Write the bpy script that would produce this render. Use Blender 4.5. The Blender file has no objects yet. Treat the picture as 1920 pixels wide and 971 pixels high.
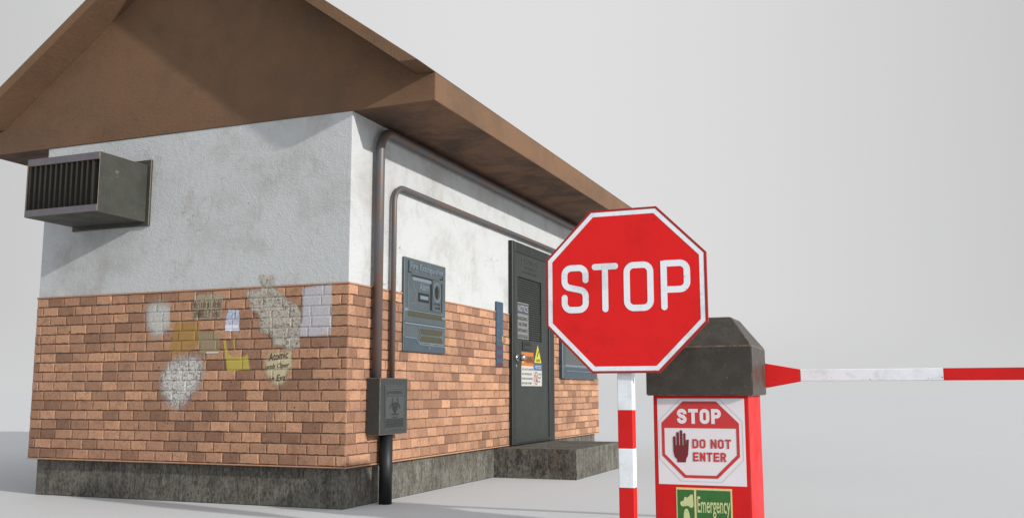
import bpy, bmesh, math, random
from mathutils import Vector, Matrix, noise as mnoise
R = math.radians
random.seed(7)
sc = bpy.context.scene
COL = sc.collection

# ------------------------------------------------------------------ camera
cd = bpy.data.cameras.new('camera'); cam = bpy.data.objects.new('camera', cd); COL.objects.link(cam)
YAW, PITCH, ROLL = 0.37843, 0.138, -0.00209
fw = Vector((-math.sin(YAW)*math.cos(PITCH), math.cos(YAW)*math.cos(PITCH), math.sin(PITCH)))
rt = Vector((math.cos(YAW), math.sin(YAW), 0)); up = rt.cross(fw)
rt, up = rt*math.cos(ROLL)+up*math.sin(ROLL), up*math.cos(ROLL)-rt*math.sin(ROLL)
M = Matrix((rt, up, -fw)).transposed().to_4x4(); M.translation = Vector((3.2459, -5.3169, 0.7349))
cam.matrix_world = M
cd.sensor_width = 36; cd.lens = 1792.36/1920*36; cd.clip_end = 2000; cd.clip_start = 0.05
sc.camera = cam
sc.render.resolution_x, sc.render.resolution_y = 1024, 517
sc.view_settings.view_transform = 'Standard'; sc.view_settings.look = 'None'
sc.view_settings.gamma = 1; sc.view_settings.exposure = 0; sc.view_settings.use_curve_mapping = False

# ------------------------------------------------------------------ studio surround + sun
w = bpy.data.worlds.new('World'); sc.world = w; w.use_nodes = True
nt = w.node_tree; N = nt.nodes; bg = N['Background']
tc = N.new('ShaderNodeTexCoord')
nrm = N.new('ShaderNodeVectorMath'); nrm.operation = 'NORMALIZE'; nt.links.new(tc.outputs['Generated'], nrm.inputs[0])
flat = N.new('ShaderNodeVectorMath'); flat.operation = 'MULTIPLY'; flat.inputs[1].default_value = (1, 1, 0); nt.links.new(nrm.outputs[0], flat.inputs[0])
fl2 = N.new('ShaderNodeVectorMath'); fl2.operation = 'NORMALIZE'; nt.links.new(flat.outputs[0], fl2.inputs[0])
dt = N.new('ShaderNodeVectorMath'); dt.operation = 'DOT_PRODUCT'; nt.links.new(fl2.outputs[0], dt.inputs[0])
AZ = YAW - R(.5); dt.inputs[1].default_value = (-math.sin(AZ), math.cos(AZ), 0)
mr = N.new('ShaderNodeMapRange'); mr.inputs[1].default_value = -1; mr.inputs[2].default_value = 1; nt.links.new(dt.outputs['Value'], mr.inputs[0])
cr = N.new('ShaderNodeValToRGB'); nt.links.new(mr.outputs[0], cr.inputs[0])
el = cr.color_ramp.elements
el[0].position = 0; el[0].color = (.58, .63, .69, 1)
el[1].position = 1; el[1].color = (.735, .735, .735, 1)
for pos, c in ((.45, (.62, .635, .65)), (.80, (.50, .50, .51)), (.925, (.56, .56, .565)), (.975, (.665, .665, .665))):
    e = el.new(pos); e.color = (*c, 1)
sep = N.new('ShaderNodeSeparateXYZ'); nt.links.new(nrm.outputs[0], sep.inputs[0])
mz = N.new('ShaderNodeMapRange'); mz.interpolation_type = 'SMOOTHSTEP'
mz.inputs[1].default_value = .42; mz.inputs[2].default_value = .95; nt.links.new(sep.outputs['Z'], mz.inputs[0])
mx = N.new('ShaderNodeMix'); mx.data_type = 'RGBA'; nt.links.new(mz.outputs[0], mx.inputs[0])
nt.links.new(cr.outputs[0], mx.inputs[6]); mx.inputs[7].default_value = (.60, .62, .645, 1)
mh = N.new('ShaderNodeMapRange'); mh.interpolation_type = 'SMOOTHSTEP'; mh.inputs[1].default_value = -.005; mh.inputs[2].default_value = .09
nt.links.new(sep.outputs['Z'], mh.inputs[0])
mx2 = N.new('ShaderNodeMix'); mx2.data_type = 'RGBA'; nt.links.new(mh.outputs[0], mx2.inputs[0])
mx2.inputs[6].default_value = (.625, .627, .63, 1); nt.links.new(mx.outputs[2], mx2.inputs[7])
# large soft source on the sun's side of the studio
dx = N.new('ShaderNodeVectorMath'); dx.operation = 'DOT_PRODUCT'; nt.links.new(nrm.outputs[0], dx.inputs[0]); dx.inputs[1].default_value = Vector((.93, -.22, .30)).normalized()
lx = N.new('ShaderNodeMapRange'); lx.interpolation_type = 'SMOOTHSTEP'; lx.inputs[1].default_value = .38; lx.inputs[2].default_value = .98
lx.inputs[4].default_value = .95; nt.links.new(dx.outputs['Value'], lx.inputs[0])
ax = N.new('ShaderNodeMix'); ax.data_type = 'RGBA'; ax.blend_type = 'ADD'; ax.clamp_result = False; ax.inputs[0].default_value = 1
cx_ = N.new('ShaderNodeVectorMath'); cx_.operation = 'SCALE'; cx_.inputs[0].default_value = (1, .995, .98); nt.links.new(lx.outputs[0], cx_.inputs['Scale'])
nt.links.new(mx2.outputs[2], ax.inputs[6]); nt.links.new(cx_.outputs[0], ax.inputs[7])
nt.links.new(ax.outputs[2], bg.inputs[0]); bg.inputs[1].default_value = 1

sl = bpy.data.lights.new('sun', 'SUN'); sl.energy = 4.0; sl.angle = R(1.0); sl.color = (1, .965, .91)
so = bpy.data.objects.new('sun', sl); COL.objects.link(so)
so.rotation_euler = Vector((-.9168, .2220, -.3320)).to_track_quat('-Z', 'Y').to_euler()

# ------------------------------------------------------------------ helpers
def tag(o, label=None, cat=None, group=None, kind=None):
    if label: o['label'] = label
    if cat: o['category'] = cat
    if group: o['group'] = group
    if kind: o['kind'] = kind
    return o
def empty(name, loc, label, cat, group=None):
    o = bpy.data.objects.new(name, None); COL.objects.link(o); o.location = loc; o.empty_display_size = .1
    return tag(o, label, cat, group)
def wloc(o):
    v = Vector(o.location)
    while o.parent: o = o.parent; v += Vector(o.location)
    return v
def obj(name, bm, mats, parent=None, smooth=False, loc=None):
    """bm is in world coordinates; the object's origin goes to the parent's origin (or loc)"""
    me = bpy.data.meshes.new(name)
    base = wloc(parent) if parent else Vector(loc or (0, 0, 0))
    bmesh.ops.translate(bm, vec=-base, verts=bm.verts)
    bm.normal_update(); bm.to_mesh(me); bm.free()
    if not isinstance(mats, (list, tuple)): mats = [mats]
    for m in mats: me.materials.append(m)
    if smooth:
        for p in me.polygons: p.use_smooth = True
    o = bpy.data.objects.new(name, me); COL.objects.link(o)
    if parent: o.parent = parent
    else: o.location = base
    return o
def box(bm, a, b, bev=0, mi=0, bmi=None, seg=1):
    x0, y0, z0 = [min(p, q) for p, q in zip(a, b)]; x1, y1, z1 = [max(p, q) for p, q in zip(a, b)]
    vs = [bm.verts.new(p) for p in ((x0,y0,z0),(x1,y0,z0),(x1,y1,z0),(x0,y1,z0),(x0,y0,z1),(x1,y0,z1),(x1,y1,z1),(x0,y1,z1))]
    fs = [bm.faces.new([vs[i] for i in f]) for f in ((3,2,1,0),(4,5,6,7),(0,1,5,4),(1,2,6,5),(2,3,7,6),(3,0,4,7))]
    for f in fs: f.material_index = mi
    if bev:
        es = list({e for f in fs for e in f.edges})
        r = bmesh.ops.bevel(bm, geom=es, offset=bev, segments=seg, affect='EDGES', profile=.6)
        if bmi is not None:
            for f in r['faces']: f.material_index = bmi
    return fs
def prism(bm, pts, a, b, axis, mi=0, caps=(True, True), smi=None):
    """extrude 2D polygon pts from a to b along axis. axis y: pts are (x,z); axis x: (y,z); axis z: (x,y)"""
    def P(p, t):
        return (p[0], t, p[1]) if axis == 'y' else (t, p[0], p[1]) if axis == 'x' else (p[0], p[1], t)
    va = [bm.verts.new(P(p, a)) for p in pts]; vb = [bm.verts.new(P(p, b)) for p in pts]; n = len(pts)
    out = []
    if caps[0]: out.append(bm.faces.new(va))
    if caps[1]: out.append(bm.faces.new(vb[::-1]))
    for i in range(n):
        f = bm.faces.new([va[i], vb[i], vb[(i+1) % n], va[(i+1) % n]]); f.material_index = mi if smi is None else smi; out.append(f)
    for f in out[:sum(caps)]: f.material_index = mi
    bmesh.ops.recalc_face_normals(bm, faces=out)
    return out
def tube(bm, pts, r, n=16, mi=0, cap=True):
    pts = [Vector(p) for p in pts]; rings = []
    t0 = (pts[1]-pts[0]).normalized(); nv = t0.orthogonal().normalized()
    for i, p in enumerate(pts):
        t = ((pts[min(i+1, len(pts)-1)]-p).normalized() + (p-pts[max(i-1, 0)]).normalized()).normalized()
        nv = (nv - t*nv.dot(t)).normalized(); bn = t.cross(nv)
        rings.append([bm.verts.new(p + (nv*math.cos(2*math.pi*k/n) + bn*math.sin(2*math.pi*k/n))*r) for k in range(n)])
    for a, b in zip(rings, rings[1:]):
        for k in range(n):
            f = bm.faces.new([a[k], a[(k+1) % n], b[(k+1) % n], b[k]]); f.material_index = mi; f.smooth = True
    if cap:
        for ring in (rings[0][::-1], rings[-1]):
            bm.faces.new(ring).material_index = mi
def bent(p0, p1, p2, rad, n=8):
    """rounded corner at p1 between p0 and p2"""
    p0, p1, p2 = map(Vector, (p0, p1, p2)); a = (p0-p1).normalized(); b = (p2-p1).normalized()
    s = p1 + a*rad; e = p1 + b*rad; c = p1 + a*rad + b*rad
    out = [p0, s - a*0.0]
    for k in range(1, n+1):
        th = math.pi/2*k/n
        out.append(c - b*rad*math.cos(th) - a*rad*math.sin(th))
    out.append(p2); return out
class Plane:
    """2-D drawing surface: 'x' -> faces +X, (u,v)=(y,z); '-y' -> faces -Y, (u,v)=(x,z)"""
    def __init__(s, kind, d): s.k, s.d = kind, d
    def P(s, u, v, h=0):
        return (s.d+h, u, v) if s.k == 'x' else (u, s.d-h, v)
    def poly(s, bm, pts, h, mi=0, th=0):
        fv = [bm.verts.new(s.P(u, v, h)) for u, v in pts]
        f = bm.faces.new(fv); f.material_index = mi
        f.normal_update(); want = Vector((1, 0, 0)) if s.k == 'x' else Vector((0, -1, 0))
        if f.normal.dot(want) < 0: f.normal_flip()
        if th:
            n = len(pts); back = [bm.verts.new(s.P(u, v, h-th)) for u, v in pts]
            for i in range(n):
                g = bm.faces.new([fv[i], back[i], back[(i+1) % n], fv[(i+1) % n]]); g.material_index = mi
        return f
    def rect(s, bm, u0, v0, u1, v1, h, mi=0, th=0):
        return s.poly(bm, [(u0, v0), (u1, v0), (u1, v1), (u0, v1)], h, mi, th)
    def ring(s, bm, outer, inner, h, mi=0):
        n = len(outer)
        for i in range(n):
            j = (i+1) % n
            s.poly(bm, [outer[i], outer[j], inner[j], inner[i]], h, mi)
    def ribbon(s, bm, path, wd, h, mi=0, closed=False, caps=True):
        P = [Vector(p) for p in path]; n = len(P); L = []; Rr = []
        for i, p in enumerate(P):
            a = P[(i-1) % n] if (closed or i > 0) else None; b = P[(i+1) % n] if (closed or i < n-1) else None
            d1 = (p-a).normalized() if a is not None else None; d2 = (b-p).normalized() if b is not None else None
            d = (d1+d2).normalized() if (d1 is not None and d2 is not None) else (d1 or d2)
            m = 1/max(.5, d.dot(d1)) if d1 is not None else 1
            nn = Vector((-d.y, d.x))*wd/2*m; L.append(p+nn); Rr.append(p-nn)
        rng = range(n) if closed else range(n-1)
        for i in rng:
            j = (i+1) % n; s.poly(bm, [L[i], L[j], Rr[j], Rr[i]], h, mi)
        if not closed and caps:
            for e, q, sg in ((P[0], P[1], -1), (P[-1], P[-2], -1)):
                d = (e-q).normalized(); nn = Vector((-d.y, d.x))
                pts = [e + (nn*math.cos(t)+d*math.sin(t))*wd/2 for t in [math.pi*k/8 for k in range(9)]]
                s.poly(bm, pts, h, mi)
    def text(s, bm, txt, u0, v0, u1, v1, h, mi=0, bold=0, relief=0, rot=0, fit=True, shear=0):
        cu = bpy.data.curves.new('t', 'FONT'); cu.body = txt; cu.size = 1; cu.offset = bold; cu.resolution_u = 3
        cu.fill_mode = 'FRONT'; cu.shear = shear
        o = bpy.data.objects.new('t', cu); COL.objects.link(o)
        dg = bpy.context.evaluated_depsgraph_get(); me = o.evaluated_get(dg).to_mesh()
        vs = [v.co.copy() for v in me.vertices]; fs = [list(p.vertices) for p in me.polygons]
        o.evaluated_get(dg).to_mesh_clear(); bpy.data.objects.remove(o); bpy.data.curves.remove(cu)
        if not vs: return
        xa, xb = min(v.x for v in vs), max(v.x for v in vs); ya, yb = min(v.y for v in vs), max(v.y for v in vs)
        cu_, cv_ = (u0+u1)/2, (v0+v1)/2; c, si = math.cos(rot), math.sin(rot)
        nv = []
        for v in vs:
            a = ((v.x-xa)/(xb-xa)-.5)*(u1-u0); b = ((v.y-ya)/(yb-ya)-.5)*(v1-v0)
            nv.append(bm.verts.new(s.P(cu_+a*c-b*si, cv_+a*si+b*c, h)))
        new = []
        want = Vector((1, 0, 0)) if s.k == 'x' else Vector((0, -1, 0))
        for f in fs:
            try: g = bm.faces.new([nv[i] for i in f])
            except ValueError: continue
            g.material_index = mi; g.normal_update()
            if g.normal.dot(want) < 0: g.normal_flip()
            new.append(g)
        if relief:
            ed = {e for g in new for e in g.edges if len([q for q in e.link_faces if q in new]) == 1}
            bk = {}
            for e in ed:
                for v in e.verts:
                    if v not in bk: bk[v] = bm.verts.new(v.co - want*relief)
            for e in ed:
                a, b = e.verts
                g = bm.faces.new([a, bk[a], bk[b], b]); g.material_index = mi
def letters(P, bm, txt, x0, z0, x1, z1, t, h, mi, gap=None):
    """plain condensed capitals drawn as bars and rounded bowls"""
    n = len(txt.replace(' ', '')); sp = txt.count(' '); gap = gap or t*.55
    w_ = (x1-x0-(n-1+sp*1.3)*gap-(sp*t*1.2))/n; x = x0; q = t/2
    for ch in txt:
        if ch == ' ': x += gap*1.3+t*1.2; continue
        l, r, b, u = x+q, x+w_-q, z0+q, z1-q; m_ = (b+u)/2; rc = min((r-l)/2, (u-b)/4)*.98
        def a(cx, cz, a0, a1, k=6): return [(cx+rc*math.cos(R(a0+(a1-a0)*i/k)), cz+rc*math.sin(R(a0+(a1-a0)*i/k))) for i in range(k+1)]
        S_ = []
        if ch == 'S': S_ = [([(r, u-rc*1.25)]+a(r-rc, u-rc, 0, 90)+a(l+rc, u-rc, 90, 180)+[(l, m_+rc*.9)]+[(l+rc*.6, m_+rc*.15), (r-rc*.6, m_-rc*.15)]+[(r, m_-rc*.9)]+a(r-rc, b+rc, 0, -90)+a(l+rc, b+rc, 270, 180)+[(l, b+rc*1.25)], False)]
        if ch == 'T': S_ = [([(x, u), (x+w_, u)], False), ([((l+r)/2, u), ((l+r)/2, z0)], False)]
        if ch == 'O': S_ = [(a(r-rc, u-rc, 0, 90)+a(l+rc, u-rc, 90, 180)+a(l+rc, b+rc, 180, 270)+a(r-rc, b+rc, 270, 360), True)]
        if ch == 'D': S_ = [([(l, u)]+a(r-rc, u-rc, 90, 0)+a(r-rc, b+rc, 0, -90)+[(l, b)], False), ([(l, z1), (l, z0)], False)]
        if ch == 'P': S_ = [([(l, u)]+a(r-rc, u-rc, 90, 0)+a(r-rc, m_+rc*.9, 0, -90)+[(l, m_-rc*.1)], False), ([(l, z1), (l, z0)], False)]
        if ch == 'R': S_ = [([(l, u)]+a(r-rc, u-rc, 90, 0)+a(r-rc, m_+rc*.9, 0, -90)+[(l, m_-rc*.1)], False), ([(l, z1), (l, z0)], False), ([((l+r)/2, m_), (r+q*.3, z0)], False)]
        if ch == 'A': S_ = [([(l, z0), (l, u), (r, u), (r, z0)], False), ([(l, m_), (r, m_)], False)]
        if ch == 'H': S_ = [([(l, z1), (l, z0)], False), ([(r, z1), (r, z0)], False), ([(l, m_), (r, m_)], False)]
        if ch == 'I': S_ = [([((l+r)/2, z1), ((l+r)/2, z0)], False)]
        if ch == 'L': S_ = [([(l, z1), (l, b), (x+w_, b)], False)]
        if ch == 'C': S_ = [([(r, u-rc*1.4)]+a(r-rc, u-rc, 0, 90)+a(l+rc, u-rc, 90, 180)+a(l+rc, b+rc, 180, 270)+a(r-rc, b+rc, 270, 360)+[(r, b+rc*1.4)], False)]
        if ch == 'Y': S_ = [([(l, z1), ((l+r)/2, m_), ((l+r)/2, z0)], False), ([(r, z1), ((l+r)/2, m_)], False)]
        if ch == 'N': S_ = [([(l, z1), (l, z0)], False), ([(r, z1), (r, z0)], False), ([(l, u), (r, b)], False)]
        if ch == 'E': S_ = [([(l, z1), (l, z0)], False), ([(l, u), (x+w_, u)], False), ([(l, m_), (x+w_*.92, m_)], False), ([(l, b), (x+w_, b)], False)]
        for i, (path, cl) in enumerate(S_): P.ribbon(bm, path, t, h+.00025*i, mi, closed=cl, caps=False)
        x += w_+gap
# ---- materials
def lin(c): return tuple(((x/255+.055)/1.055)**2.4 if x > 10 else x/255/12.92 for x in c)
class Mat:
    def __init__(s, name, rough=.6, metal=0, spec=.4):
        s.m = bpy.data.materials.new(name); s.m.use_nodes = True; s.nt = s.m.node_tree; s.N = s.nt.nodes
        s.b = s.N['Principled BSDF']; s.b.inputs['Roughness'].default_value = rough; s.b.inputs['Metallic'].default_value = metal
        s.b.inputs['Specular IOR Level'].default_value = spec
        t = s.N.new('ShaderNodeTexCoord'); s.co = t.outputs['Object']; s.bumps = None
    def lk(s, a, b): s.nt.links.new(a, b)
    def noise(s, scale, detail=5, rough=.6, stretch=(1, 1, 1), dist=0, co=None):
        mp = s.N.new('ShaderNodeMapping'); mp.inputs['Scale'].default_value = stretch; s.lk(co or s.co, mp.inputs[0])
        n = s.N.new('ShaderNodeTexNoise'); n.inputs['Scale'].default_value = scale; n.inputs['Detail'].default_value = detail
        n.inputs['Roughness'].default_value = rough; n.inputs['Distortion'].default_value = dist; s.lk(mp.outputs[0], n.inputs['Vector'])
        return n.outputs['Fac']
    def vor(s, scale, feat='F1'):
        n = s.N.new('ShaderNodeTexVoronoi'); n.inputs['Scale'].default_value = scale; n.feature = feat; s.lk(s.co, n.inputs['Vector'])
        return n.outputs['Distance']
    def rng(s, v, a, b, c=0, d=1, smooth=True):
        n = s.N.new('ShaderNodeMapRange'); n.interpolation_type = 'SMOOTHSTEP' if smooth else 'LINEAR'
        for i, x in enumerate((a, b, c, d)): n.inputs[i+1].default_value = x
        s.lk(v, n.inputs[0]); return n.outputs[0]
    def math(s, op, a, b):
        n = s.N.new('ShaderNodeMath'); n.operation = op
        for i, x in enumerate((a, b)):
            if isinstance(x, (int, float)): n.inputs[i].default_value = x
            else: s.lk(x, n.inputs[i])
        return n.outputs[0]
    def mix(s, f, a, b, mode='MIX'):
        n = s.N.new('ShaderNodeMix'); n.data_type = 'RGBA'; n.blend_type = mode
        if isinstance(f, (int, float)): n.inputs[0].default_value = f
        else: s.lk(f, n.inputs[0])
        for i, x in ((6, a), (7, b)):
            if isinstance(x, tuple): n.inputs[i].default_value = (*x[:3], 1)
            else: s.lk(x, n.inputs[i])
        return n.outputs[2]
    def color(s, c):
        if isinstance(c, tuple): s.b.inputs['Base Color'].default_value = (*c, 1)
        else: s.lk(c, s.b.inputs['Base Color'])
        return s
    def bump(s, h, strength, dist):
        n = s.N.new('ShaderNodeBump'); n.inputs['Strength'].default_value = strength; n.inputs['Distance'].default_value = dist
        s.lk(h, n.inputs['Height'])
        if s.bumps: s.lk(s.bumps, n.inputs['Normal'])
        s.bumps = n.outputs[0]; s.lk(s.bumps, s.b.inputs['Normal']); return s
    def rough(s, v): s.lk(v, s.b.inputs['Roughness']); return s
    def xyz(s):
        n = s.N.new('ShaderNodeSeparateXYZ'); s.lk(s.co, n.inputs[0]); return n.outputs
    def scratches(s, scale=9, thr=.012):
        """thin broken dark scratch lines"""
        mp = s.N.new('ShaderNodeMapping'); mp.inputs['Rotation'].default_value = (.6, .5, .4); s.lk(s.co, mp.inputs[0])
        n = s.N.new('ShaderNodeTexNoise'); n.inputs['Scale'].default_value = scale; n.inputs['Detail'].default_value = 1.5; n.inputs['Distortion'].default_value = .8
        s.lk(mp.outputs[0], n.inputs['Vector'])
        line = s.rng(s.math('ABSOLUTE', s.math('SUBTRACT', n.outputs['Fac'], .5), 0), 0, thr, 1, 0)
        gate = s.rng(s.noise(scale*1.7, 3, .6), .58, .66)
        return s.math('MULTIPLY', line, gate)

def m_plaster(name='plaster'):
    m = Mat(name, .9, 0, .2)
    st = m.noise(1.7, 8, .68, (1, 1, 1), .3); st2 = m.noise(4.5, 9, .78, (1, 1, .8), .3); sp = m.noise(26, 4, .7)
    base = m.mix(m.rng(st, .46, .74), (.475, .488, .492), (.37, .365, .355))
    base = m.mix(m.math('MULTIPLY', m.rng(st2, .50, .74), .6), base, (.31, .295, .265))
    base = m.mix(m.rng(sp, .71, .76), base, (.12, .10, .09))
    # rusty grime blotches
    base = m.mix(m.math('MULTIPLY', m.rng(m.noise(3.1, 7, .7, dist=.6), .60, .74), .35), base, (.31, .25, .21))
    # hairline cracks
    v = m.noise(1.15, 4, .55, dist=.5)
    crack = m.math('MULTIPLY', m.rng(m.math('ABSOLUTE', m.math('SUBTRACT', v, .52), 0), 0, .0018, 1, 0), m.rng(m.noise(1.9, 2), .53, .60))
    base = m.mix(m.math('MULTIPLY', crack, .55), base, (.10, .095, .09))
    m.color(base)
    m.bump(m.noise(100, 4, .65), .85, .008); m.bump(m.noise(30, 3, .5), .35, .010); m.bump(st, .2, .02)
    return m.m
def m_brown(name):
    m = Mat(name, .85, 0, .3)
    a = m.noise(1.6, 8, .7, dist=.4); b = m.noise(7, 7, .75, (1, .5, 1)); g = m.noise(160, 3, .6)
    c = m.mix(m.rng(a, .38, .66), (.172, .095, .052), (.132, .078, .047))
    c = m.mix(m.math('MULTIPLY', m.rng(b, .50, .74), .4), c, (.090, .056, .038))
    c = m.mix(m.math('MULTIPLY', m.rng(g, .55, .75), .35), c, (.24, .14, .08))
    m.color(c); m.bump(m.noise(110, 4, .7), 1, .009); m.bump(m.noise(30, 4, .6), .4, .01)
    return m.m
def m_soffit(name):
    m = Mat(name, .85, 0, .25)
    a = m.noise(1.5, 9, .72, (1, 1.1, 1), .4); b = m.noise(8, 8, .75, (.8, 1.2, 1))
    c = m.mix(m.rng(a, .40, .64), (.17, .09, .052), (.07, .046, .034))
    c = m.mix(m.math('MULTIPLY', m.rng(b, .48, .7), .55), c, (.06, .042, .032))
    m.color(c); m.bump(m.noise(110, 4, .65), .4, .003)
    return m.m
def m_brick(name, light, dark, poster=None):
    m = Mat(name, .88, 0, .25)
    g = m.N.new('ShaderNodeNewGeometry'); ri = g.outputs['Random Per Island']
    cr = m.N.new('ShaderNodeValToRGB'); m.lk(ri, cr.inputs[0]); e = cr.color_ramp.elements
    e[0].position = 0; e[0].color = (*dark, 1); e[1].position = 1; e[1].color = (*light, 1)
    q = e.new(.30); q.color = (*[a*.62+b*.38 for a, b in zip(dark, light)], 1)
    q = e.new(.62); q.color = (*[a*.42+b*.58 for a, b in zip(dark, light)], 1)
    q = e.new(.84); q.color = (*[a*.25+b*.75 for a, b in zip(dark, light)], 1)
    c = cr.outputs[0]
    n1 = m.noise(150, 4, .8); n2 = m.noise(14, 6, .7); n3 = m.noise(2.2, 5, .6)
    c = m.mix(m.math('MULTIPLY', m.rng(n1, .42, .62), .55), c, tuple(x*.45 for x in dark))
    c = m.mix(m.math('MULTIPLY', m.rng(n2, .48, .70), .35), c, (.10, .062, .045))
    c = m.mix(m.math('MULTIPLY', m.rng(n3, .50, .72), .3), c, (.13, .075, .052))
    c = m.mix(m.rng(m.noise(33, 2, .5), .735, .77), c, (.035, .028, .024))
    m.color(c); m.bump(n1, 1, .009); m.bump(m.noise(38, 4, .6), .7, .007)
    return m.m
def m_concrete(name, amp=1.0):
    m = Mat(name, .92, 0, .2)
    s1 = m.noise(13, 7, .7, (1, 1, .10), .3); s2 = m.noise(3.5, 8, .75); s3 = m.noise(70, 5, .8, (1, 1, .55)); s4 = m.noise(22, 6, .75, (1, 1, .35))
    c = m.mix(m.rng(s2, .38, .64), (.165, .158, .135), (.105, .094, .08))
    c = m.mix(m.math('MULTIPLY', m.rng(s1, .54, .66), .75), c, (.225, .225, .20))
    c = m.mix(m.math('MULTIPLY', m.rng(s1, .46, .34), .6), c, (.07, .066, .055))
    c = m.mix(m.math('MULTIPLY', m.rng(m.noise(8, 6, .7), .55, .68), .65), c, (.12, .078, .058))
    c = m.mix(m.math('MULTIPLY', m.rng(m.noise(12, 6, .7, (1, 1, .4)), .60, .72), .5), c, (.15, .15, .065))
    c = m.mix(m.math('MULTIPLY', m.rng(s4, .48, .60), .55*amp), c, (.045, .042, .036))
    c = m.mix(m.math('MULTIPLY', m.rng(s3, .50, .64), .8), c, (.035, .032, .028))
    c = m.mix(m.math('MULTIPLY', m.rng(s3, .46, .36), .5), c, (.25, .255, .225))
    m.color(c); m.bump(s3, 1, .010*amp); m.bump(s4, .8, .014*amp)
    return m.m
def m_metal(name, col, rust=(.11, .06, .04), amt=.35, rough=.5, metal=.15, mott=.25, scale=1.0):
    m = Mat(name, rough, metal, .45)
    a = m.noise(5*scale, 8, .72); b = m.noise(45*scale, 5, .7)
    c = m.mix(m.math('MULTIPLY', m.rng(a, .40, .68), mott), col, tuple(x*1.7+.01 for x in col))
    c = m.mix(m.math('MULTIPLY', m.rng(b, .50, .70), .4), c, tuple(x*.6 for x in col))
    c = m.mix(m.math('MULTIPLY', m.rng(m.noise(8*scale, 7, .75, dist=.5), .56, .70), amt), c, rust)
    c = m.mix(m.math('MULTIPLY', m.scratches(7*scale), .5), c, tuple(min(1, x*3+.05) for x in col))
    m.color(c); m.rough(m.rng(a, .3, .75, rough-.12, min(1, rough+.2)))
    m.bump(b, .3, .003); return m.m
def m_edge(name, col): # bare worn edges
    m = Mat(name, .45, .35, .5)
    a = m.noise(30, 6, .7)
    m.color(m.mix(m.rng(a, .42, .6), col, (.20, .12, .08))); return m.m
def m_pipe(name):
    m = Mat(name, .5, .25, .5)
    a = m.noise(3.0, 7, .65, (1, 1, .8)); b = m.noise(60, 5, .7)
    c = m.mix(m.rng(a, .40, .60), (.135, .088, .068), (.098, .100, .112))
    c = m.mix(m.math('MULTIPLY', m.rng(m.noise(5, 6, .7), .55, .68), .7), c, (.115, .105, .075))
    c = m.mix(m.rng(b, .60, .72), c, (.05, .035, .03)); c = m.mix(m.rng(m.noise(70, 2), .71, .75), c, (.3, .28, .27))
    m.color(c); m.bump(b, .15, .002); return m.m
def m_paint(name, col, chip=(.06, .03, .03), rough=.5, dirt=.12, chips=.72, scr=.8, spec=.18):
    m = Mat(name, rough, 0, spec)
    a = m.noise(6, 7, .7)
    c = m.mix(m.math('MULTIPLY', m.rng(a, .45, .75), dirt), col, tuple(x*.6 for x in col))
    c = m.mix(m.math('MULTIPLY', m.rng(m.noise(17, 7, .75, dist=.8), .54, .70), dirt*.7), c, tuple(x*.68 for x in col))
    c = m.mix(m.rng(m.noise(42, 3, .6), chips, chips+.03), c, chip)
    c = m.mix(m.math('MULTIPLY', m.scratches(11, .006), scr), c, chip)
    m.color(c); m.rough(m.rng(a, .3, .75, rough-.1, rough+.15)); m.bump(m.noise(9, 3), .06, .004); return m.m
def m_flat(name, col, rough=.55, var=.1):
    m = Mat(name, rough, 0, .35); a = m.noise(40, 5, .7)
    m.color(m.mix(m.math('MULTIPLY', m.rng(a, .42, .7), var), col, tuple(x*.5 for x in col))); return m.m

PL = m_plaster(); BROWN = m_brown('brown_stucco'); SOFF = m_soffit('brown_soffit')
BRICK = m_brick('brick', (.70, .385, .235), (.275, .148, .096))
MORT = m_flat('mortar', (.13, .07, .047), .95, .5); TRIM = m_flat('brick_ledge', (.42, .225, .14), .9, .4)
CONC = m_concrete('concrete'); CONC2 = m_concrete('rough_concrete', 1.6)
DOORM = m_metal('door_metal', (.023, .027, .0245), amt=.12, rough=.5, mott=.2); DDARK = m_metal('door_frame_metal', (.013, .015, .0145), amt=.1)
DEDGE = m_flat('door_edge', (.04, .047, .043), .4)
CAB = m_metal('cabinet_metal', (.066, .083, .092), (.10, .095, .075), .4, .45, .2, .2); CABD = m_metal('cabinet_lower_metal', (.043, .062, .080), amt=.12)
CABE = m_flat('cabinet_edge_metal', (.13, .17, .2), .4); OLIVE = m_flat('olive_slot', (.055, .052, .03), .7, .4); DARK = m_flat('dark_slot', (.012, .014, .015), .7)
BOXM = m_metal('junction_metal', (.031, .036, .034), amt=.2, rough=.5); BOXE = m_edge('junction_edge', (.085, .095, .092)); BOXL = m_flat('junction_plate', (.050, .057, .055), .5); BOXD = m_flat('junction_print', (.018, .022, .021), .6)
ACM = m_metal('vent_metal', (.040, .041, .034), (.075, .055, .04), .3, .55); ACE = m_edge('vent_edge', (.12, .115, .11)); ACD = m_flat('vent_blade_metal', (.019, .017, .0125), .85, .5)
ACR = m_metal('vent_rim_metal', (.12, .112, .125), (.19, .105, .08), .9, .5, .2, .3, 2)
PIPE = m_pipe('rusty_pipe'); BLK = m_flat('black_pipe', (.008, .010, .012), .5)
RED = m_paint('red_paint', (.57, .012, .012), dirt=.35, chips=.69, scr=1); REDS = m_paint('sign_red', (.68, .013, .013), scr=1, chips=.705, dirt=.3); REDD = m_paint('dark_red_rim', (.33, .022, .02), (.12, .05, .04), chips=.66)
WHT = m_paint('white_paint', (.74, .775, .81), (.16, .16, .16), dirt=.75, scr=1, chips=.705)
CAPM = m_metal('cap_metal', (.043, .036, .029), (.11, .072, .06), .85, .45, .2, .5, 2.2); CAPE = m_edge('cap_edge', (.072, .062, .052))
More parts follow.
